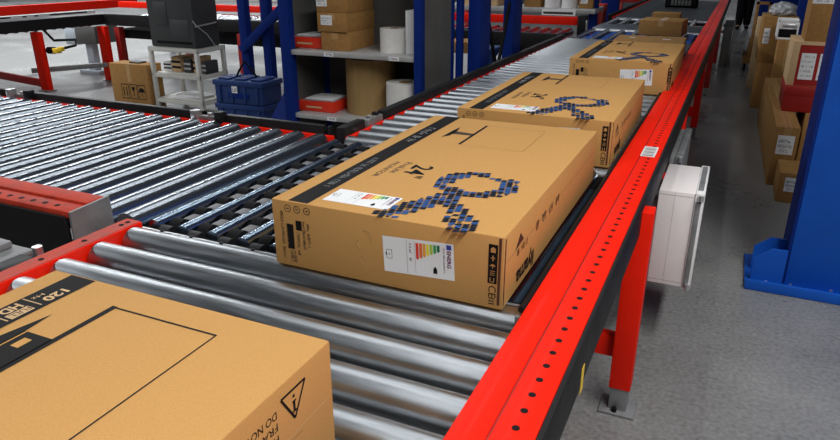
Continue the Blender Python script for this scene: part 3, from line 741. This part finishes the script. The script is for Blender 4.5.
for k, (x, w, hh, mt) in enumerate(((-5.50, .10, .11, WHITE), (-5.37, .12, .16, CARD3), (-5.22, .09, .14, DGREY), (-5.10, .08, .17, CARD3), (-5.00, .05, .13, DGREY))):
    lab = ('white packet with dark bands at the left of the middle cart shelf', 'pale banded roll box on the middle cart shelf', 'dark grey device in the middle of the cart shelf', 'pale box on the middle cart shelf right of the dark device', 'small dark device at the right edge of the middle cart shelf')[k]
    t = thing(('packet', 'banded_box', 'device', 'small_box', 'device')[k], lab, ('packet', 'box', 'device', 'box', 'device')[k], (x, 5.50, .431))
    M().box(-w / 2, w / 2, 0, .2, 0, hh, mt, .006).build('body', t, world=False)
    m = M()
    for z in (.25, .6): m.box(-w / 2 - .001, w / 2 + .001, -.0015, .002, hh * z, hh * (z + .14), BLACKM if k in (0, 1, 3) else ALU)
    m.build('band', t, world=False)
t = thing('paper_stack', 'loose pale paper lying on the bottom cart shelf', 'paper', (-5.28, 5.6, .161))
M().box(-.2, .2, -.13, .12, 0, .015, PAPER, .002, rot=Matrix.Rotation(.2, 3, 'Z')).box(-.15, .22, -.11, .12, .0155, .028, PAPER, .002, rot=Matrix.Rotation(-.15, 3, 'Z')).build('sheets', t, world=False)
ct2 = carton('brown carton with handling symbols on the floor left of the cream cart', (-5.90, 5.33, 0), .52, .22, .505, CARD2, .05, syms=(.13, .13, .34, .16))
part_label(M().box(-.04, .10, .07, .18, .5065, .52, DGREY, .003).build('document_pouch', ct2, world=False), 'small grey pouch on the lid')

# ------------------------------------------------------------------ back conveyors
bc = thing('roller_conveyor', 'back roller conveyor with red far rail and black cover crossing behind the shelving bay', 'conveyor', (-4.7, 7.4, 0))
M().box(-8.90, -1.67, 8.05, 8.13, .835, .925, RED, .004).build('side_rail', bc)
M().box(-7.75, -1.62, 6.74, 6.80, .72, .865, BLACK, .006).build('side_cover', bc)
M().box(-7.75, -1.62, 6.80, 6.84, .72, .80, RED, .003).build('side_rail', bc)
M().box(-7.7, -1.70, 6.85, 8.0, .55, .66, BLACKM).build('under_shade_slab', bc)  # black slab standing in for the shadow beneath the rollers
r1 = M().cyl((-1.75, 6.86, RZ - RR), (-1.75, 8.0, RZ - RR), RR, STEELY, 20).build('roller', bc)
copies(r1, (-.125, 0, 0), 49)
M().box(-1.66, -1.57, 7.95, 8.12, .74, .95, BLACK, .005).box(-1.60, -1.56, 7.98, 8.06, .76, .90, ALU, .004).build('joint_bracket', bc)
for x in (-7.55, -5.5, -3.6, -2.2):
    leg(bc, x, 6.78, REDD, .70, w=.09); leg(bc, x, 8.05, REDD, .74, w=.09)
b2 = thing('roller_conveyor', 'back left roller conveyor running away with tall red legs and black cover', 'conveyor', (-8.5, 5.0, 0))
M().prism([(-8.06, 3.2, .735), (-8.00, 3.2, .735), (-7.72, 6.72, .735), (-7.78, 6.72, .735)], (0, 0, .13), BLACK).build('side_cover', b2)
M().prism([(-8.10, 5.2, .87), (-8.05, 5.2, .87), (-7.90, 6.75, .87), (-7.95, 6.75, .87)], (0, 0, .04), WHITE).build('white_guide', b2)
for a, b in ((5.25, 5.6), (5.75, 5.80), (5.9, 5.95), (6.1, 6.62)):
    f_ = lambda y: -8.05 + (y - 5.2) * .0968
    M().prism([(f_(a) + .001, a, .885), (f_(a) + .004, a, .885), (f_(b) + .004, b, .885), (f_(b) + .001, b, .885)], (0, 0, .015), BLACKM).build('guide_slot', b2)
M().prism([(-9.52, 3.2, .82), (-9.44, 3.2, .82), (-9.06, 8.6, .82), (-9.14, 8.6, .82)], (0, 0, .12), RED).build('side_rail', b2)
rb_ = M().cyl((-9.42, 3.3, RZ - RR), (-8.04, 3.3, RZ - RR), RR, STEEL, 20).build('roller', b2)
for k in range(1, 27):
    c = rb_.copy(); COL.objects.link(c); c.location = rb_.location + Vector((.0085 * k, .125 * k, 0))
for x, yy in ((-7.81, 5.75), (-7.67, 6.62), (-8.0, 3.6), (-9.2, 5.75), (-9.35, 3.6)):
    l = M().box(x - .07, x + .07, yy - .035, yy + .035, .012, .72, RED, .004).build('leg', b2)
    M().box(x - .09, x + .09, yy - .06, yy + .06, .001, .012, STEELF).build('foot', l)
M().bar((-9.0, 5.75, .16), (-7.86, 5.75, .09), .05, .09, REDD, .003).build('cross_beam', b2)
M().bar((-8.25, 5.9, .20), (-7.66, 6.62, .22), .06, .06, STEELF, .004).build('tie_beam', b2)
part_label(M().tube([(-7.88, 5.9, .74), (-7.78, 5.95, .60), (-7.45, 6.0, .62), (-7.40, 5.95, .56), (-7.50, 5.85, .53)], .016, BLACKM, 8).build('cable', b2), 'black cable hanging from the cover')
m = M().cyl((-7.72, 5.80, .50), (-7.62, 5.82, .50), .042, BLACKM, 14).box(-7.63, -7.54, 5.78, 5.85, .47, .53, YELLOW, .008).box(-7.54, -7.47, 5.79, 5.84, .50, .55, YELLOW, .006)
part_label(m.build('plug', b2), 'yellow and black plug on the red leg')
t = thing('drive_cabinet', 'pale blue grey drive cabinet with a dark side under the back conveyor', 'cabinet', (-8.1, 7.0, .4))
M().box(-8.80, -8.56, 6.92, 7.3, .40, .66, LBLUE, .006).build('body', t)
M().box(-8.558, -8.16, 6.90, 7.3, .43, .67, PGREY, .005).build('side_box', t); M().box(-8.45, -8.32, 6.95, 7.05, .05, .42, LBLUE, .004).box(-8.6, -8.2, 6.9, 7.1, .001, .05, LBLUE, .004).build('stand', t)

# second transfer where the back conveyor meets the main line
t2 = thing('chain_transfer', 'far transfer unit with blue tinted rollers where the back conveyor meets the main line', 'conveyor', (-.95, 7.6, 0))
M().box(-1.56, -.36, 7.12, 8.12, .58, .70, CHBLUE, .004).build('base_frame', t2)
q = M().cyl((-1.50, 7.14, RZ - .025), (-1.50, 8.10, RZ - .025), .025, STEELY, 16).build('bar', t2); copies(q, (.165, 0, 0), 7)
q = M().box(-1.45, -1.385, 7.15, 8.1, .70, .775, BLUE, .004).build('belt_strand', t2); copies(q, (.165, 0, 0), 7)
t3 = thing('chain_transfer', 'farthest transfer unit with dark strips and pale bars on the main line', 'conveyor', (-.95, 9.2, 0))
M().box(-1.56, -.36, 8.80, 9.76, .58, .70, BLACKM, .004).build('base_frame', t3)
q = M().cyl((-1.50, 8.82, RZ - .03), (-1.50, 9.74, RZ - .03), .03, STEELY, 16).build('bar', t3); copies(q, (.165, 0, 0), 7)

# blue frame beside the main conveyor beyond the shelving bay
t = thing('upright_frame', 'dark blue upright frame with crossing thin braces left of the main conveyor', 'rack', (-1.80, 5.1, 0))
for yy in (4.84, 5.66):
    M().box(-1.77, -1.68, yy - .13, yy + .11, .012, 3.2, NAVYP, .005).build('post', t); M().box(-1.82, -1.66, yy - .19, yy + .19, .001, .012, NAVYP).build('base_plate', t)
for a, b in (((-1.72, 4.92, 1.28), (-1.72, 5.25, .72)), ((-1.72, 5.58, 1.30), (-1.72, 5.27, .72)), ((-1.72, 4.92, .2), (-1.72, 5.25, .70)), ((-1.72, 5.58, .2), (-1.72, 5.27, .70))): M().bar(a, b, .02, .03, BLACKM).build('brace', t)
M().box(-1.80, -1.76, 4.9, 5.6, 1.27, 1.34, NAVYP, .003).build('tie_bar', t)
t = thing('rack_column', 'dark blue post right behind the side panel of the shelving bay', 'column', (-1.77, 4.62, 0))
M().box(-1.815, -1.775, 4.585, 4.645, .012, 3.2, NAVYP, .003).build('post', t); M().box(-1.84, -1.75, 4.57, 4.66, .001, .012, NAVYP).build('base_plate', t)
carton('white carton on the floor between the blue posts, under a brown carton', (-2.41, 6.1, .0), .24, .3, .72, WHITE, 0, tape=False)
carton('brown carton on top of the white carton between the blue posts', (-2.41, 6.1, .721), .24, .3, .10, CARD2, 0, tape=False)
t = thing('storage_crate', 'blue crate standing between the thin crossing braces', 'crate', (-2.12, 6.2, .0))
M().box(-.10, .04, 0, .3, 0, .74, CRATEB, .01).build('body', t, world=False); M().box(-.11, .05, -.01, .31, .72, .76, CRATEB, .006).build('rim', t, world=False)
t = thing('canister', 'white plastic canister behind the thin crossing braces', 'canister', (-1.97, 6.25, .0))
M().cyl((0, 0, 0), (0, 0, .68), .085, WHITE, 24).cyl((0, 0, .68), (0, 0, .76), .085, WHITE, 24, r2=.04).build('body', t, world=False); M().cyl((0, 0, .76), (0, 0, .80), .035, BLUE, 16).build('cap', t, world=False)

# rack behind the back conveyor with drums and cartons
t = thing('shelving_bay', 'long low rack with pale shelf edge behind the back conveyor', 'shelf', (-4.5, 9.4, 0))
for x in (-9.0, -6.6, -4.2, -2.8): M().box(x - .05, x + .05, 9.15, 9.25, .01, 2.6, NAVYP, .004).build('post', t)
M().box(-9.0, -1.7, 9.18, 9.8, .88, .94, SHELF, .004).build('shelf', t)
M().box(-9.0, -1.7, 9.18, 9.8, .50, .54, SHELF, .004).build('shelf', t)
m = M().box(-2.40, -1.95, 9.17, 9.18, .85, .93, PAPER)
m.quad((-2.38, 9.1695, .865), X, Z, 0, .40, 0, .03, INKB); m.build('shelf_label', t)
for nm, x in (('left white drum on the rack behind the back conveyor', -2.30), ('right white drum on the rack behind the back conveyor', -2.07)):
    d = thing('drum', nm, 'drum', (x, 9.32, .941), 0, 'white drums on the back rack')
    M().cyl((0, 0, 0), (0, 0, .26), .105, WHITE, 28).build('body', d, world=False); M().cyl((0, 0, .26), (0, 0, .28), .11, WHITE, 28).build('lid', d, world=False)
carton('brown carton on the back rack left of the white drums', (-2.56, 9.25, .941), .22, .3, .22, CARD2, 0)
carton('brown carton with white label on the back rack right of the white drums', (-1.84, 9.25, .941), .18, .3, .22, CARD2, 0, sheets=(('f', .02, .06, .09, .08),))
for k, (x, w, h, mt, lb) in enumerate(((-6.45, .5, .16, WHITE, 'flat white carton at the left on the back rack, beside the charcoal case'), (-5.75, .45, .22, CARD3, 'pale brown carton on the back rack seen past the first blue post'),
        (-5.05, .5, .2, WHITE, 'white carton on the back rack seen between the blue posts'), (-3.3, .5, .22, CARD3, 'pale brown carton on the back rack behind the right post of the shelving bay'))):
    carton(lb, (x, 9.25, .941), w, .35, h, mt, 0, tape=False)
t = thing('red_box', 'tall red box on the floor between two far dark blue posts', 'box', (-1.81, 9.95, .0)); M().box(-.08, .08, 0, .3, .0, .93, REDD, .004).build('body', t, world=False); M().box(-.085, .085, -.004, .304, .86, .95, ORANGER, .004).build('lid', t, world=False)
for lb, x, yy, w in (('narrow dark blue far post left of the red box behind the back rail', -1.76, 9.35, .11), ('wide dark blue far post beside the main conveyor behind the farthest transfer', -1.48, 9.95, .26)):
    t = thing('rack_column', lb, 'column', (x, yy, 0))
    if w > .2: t.location.x = -1.76; t.location.y = 10.6
    xx, y_ = t.location.x, t.location.y
    M().box(xx - w / 2, xx + w / 2, y_, y_ + .1, .012, 3.4, NAVYP, .004).build('post', t); M().box(xx - w / 2 - .04, xx + w / 2 + .04, y_ - .03, y_ + .13, .001, .012, NAVYP).build('base_plate', t)
t = thing('roller_conveyor', 'distant dark red conveyor rail crossing behind the far blue posts', 'conveyor', (-4, 14.5, 0))
M().box(-9, -1.8, 14.5, 14.6, .72, .95, REDD, .004).build('side_rail', t)
for x in (-8.5, -5.5, -2.2): leg(t, x, 14.55, REDD, .72, w=.09)

# ------------------------------------------------------------------ person far down the aisle
def person():
    t = thing('person', 'person in dark clothes standing at the far end of the aisle', 'person', (.11, 17.7, 0))
    def skin(name, verts, edges, rad, mat_, parent, root=0, sub=2):
        me = bpy.data.meshes.new(name); me.from_pydata(verts, edges, []); me.update()
        o = bpy.data.objects.new(name, me); COL.objects.link(o); o.parent = parent
        md = o.modifiers.new('s', 'SKIN'); md.use_smooth_shade = True
        sv = me.skin_vertices[0].data if me.skin_vertices else None
        if sv is None:
            bpy.context.view_layer.objects.active = o
        for k, r in enumerate(rad):
            me.skin_vertices[0].data[k].radius = (r, r) if not isinstance(r, tuple) else r
        me.skin_vertices[0].data[root].use_root = True
        sd = o.modifiers.new('d', 'SUBSURF'); sd.levels = sub; sd.render_levels = sub
        me.materials.append(mat_); return o
    V = [(0, 0, .95), (0, .01, 1.15), (0, .02, 1.38), (0, .01, 1.50), (0, -.02, 1.60), (0, -.02, 1.72)]
    E = [(0, 1), (1, 2), (2, 3), (3, 4), (4, 5)]; R_ = [(.15, .11), (.14, .10), (.16, .11), .055, .085, .075]
    def add(p, prev, r): V.append(p); R_.append(r); E.append((prev, len(V) - 1)); return len(V) - 1
    for s in (-1, 1):
        h = add((s * .085, 0, .88), 0, .09); k = add((s * .085, -.01 + .03 * s, .49), h, .06); a = add((s * .085, .02 + .06 * s, .09), k, .042); add((s * .10, -.10 + .06 * s, .035), a, .036)
        sh = add((s * .19, .02, 1.40), 2, .055); el = add((s * .24, .03, 1.12), sh, .042); wr = add((s * .23, -.06, .88), el, .028); pm = add((s * .23, -.08, .81), wr, .03)
        for j, ln in enumerate((.07, .08, .075, .06)):
            f1 = add((s * .23 + (j - 1.5) * .004, -.115 + j * .02, .775), pm, .009); add((s * .225 + (j - 1.5) * .003, -.118 + j * .02, .775 - ln), f1, .008)
        th = add((s * .21, -.12, .83), pm, .010); add((s * .205, -.14, .79), th, .009)
    skin('body', V, E, R_, SKIN, t)
    # clothes and hair
    V2 = [(0, 0, .95), (0, .01, 1.15), (0, .02, 1.38), (0, .012, 1.46)]; E2 = [(0, 1), (1, 2), (2, 3)]; R2 = [(.165, .125), (.155, .115), (.175, .125), .07]
    for s in (-1, 1):
        n = len(V2); V2 += [(s * .19, .02, 1.40), (s * .24, .03, 1.12), (s * .23, -.055, .90)]; R2 += [.07, .056, .042]; E2 += [(2, n), (n, n + 1), (n + 1, n + 2)]
    skin('jacket', V2, E2, R2, CLOTH, t)
    V3 = [(0, 0, .97)]; E3 = []; R3 = [(.165, .125)]
    for s in (-1, 1):
        n = len(V3); V3 += [(s * .085, 0, .86), (s * .085, -.01 + .03 * s, .49), (s * .085, .02 + .06 * s, .06)]; R3 += [.115, .10, .085]; E3 += [(0, n), (n, n + 1), (n + 1, n + 2)]
    skin('trousers', V3, E3, R3, CLOTH, t)
    for s in (-1, 1):
        skin('shoe', [(s * .085, .06 + .06 * s, .05), (s * .095, -.05 + .06 * s, .045), (s * .105, -.13 + .06 * s, .036)], [(0, 1), (1, 2)], [.05, .05, .042], BLACKM, t)
    m = M(); bmesh.ops.create_uvsphere(m.bm, u_segments=20, v_segments=12, radius=.105); m.mi(CLOTH)
    for v in m.bm.verts: v.co = Vector((v.co.x * .92, v.co.y * 1.05 + .02, v.co.z * .9 + 1.72))
    m.build('hair', t, world=False)
try:
    person()
except Exception as ex:
    print('person failed', ex)

# ------------------------------------------------------------------ lights
def area(name, loc, sx, sy, power, rot=(0, 0, 0), col=(1, 1, 1)):
    l = bpy.data.lights.new(name, 'AREA'); l.shape = 'RECTANGLE'; l.size = sx; l.size_y = sy; l.energy = power; l.color = col
    o = bpy.data.objects.new(name, l); COL.objects.link(o); o.location = loc; o.rotation_euler = rot; return o
COOL = (.95, .98, 1.)
area('ceiling_strip_light', (1.7, -.2, 4.6), .5, 5., 295, col=(1., .99, .97))
area('ceiling_strip_light', (-1.75, 2.0, 5.2), .16, 8., 50, col=COOL)
area('ceiling_strip_light', (-3.2, 6.5, 5.2), 1.1, 8., 65, col=COOL)  # broad soft lamp added to brighten the far rollers
area('ceiling_strip_light', (-10.0, 7.0, 5.2), .4, 17., 1150, col=COOL)
area('ceiling_strip_light', (-4.5, 13.0, 5.2), .35, 8., 60, col=COOL)
def window_light(loc, target, sx, sy, power):
    d = (Vector(target) - Vector(loc)).normalized()
    return area('dock_window_light', loc, sx, sy, power, d.to_track_quat('-Z', 'Y').to_euler(), COOL)
window_light((-24, 22, 3.8), (-3, 3, 1.2), 16, 6, 380)
window_light((-.5, 37, 3.6), (-.5, 5, .8), 7, 4.5, 35)
w = bpy.data.worlds.new('hall_ambient'); scn.world = w; w.use_nodes = True
bg = w.node_tree.nodes['Background']; bg.inputs[0].default_value = (.80, .87, 1., 1); bg.inputs[1].default_value = .045

# ------------------------------------------------------------------ camera
cam = bpy.data.cameras.new('camera'); co = bpy.data.objects.new('camera', cam); COL.objects.link(co)
yaw, pit, rol, fpx = .42896571, .37565528, -.0008, 668.5
cy, sy, cp, sp = math.cos(yaw), math.sin(yaw), math.cos(pit), math.sin(pit)
fw = Vector((-sy * cp, cy * cp, -sp)); rt = Vector((cy, sy, 0)); up = rt.cross(fw)
rt2 = rt * math.cos(rol) + up * math.sin(rol); up2 = up * math.cos(rol) - rt * math.sin(rol)
mt = Matrix((rt2, up2, -fw)).transposed().to_4x4(); mt.translation = (0, 0, 1.58)
co.matrix_world = mt
cam.sensor_fit = 'HORIZONTAL'; cam.sensor_width = 36; cam.lens = 36 * fpx / 840; cam.clip_start = .02; cam.clip_end = 200
scn.camera = co
vs = scn.view_settings
vs.view_transform = 'Standard'; vs.look = 'None'; vs.exposure = 0.; vs.gamma = 1.; vs.use_curve_mapping = False
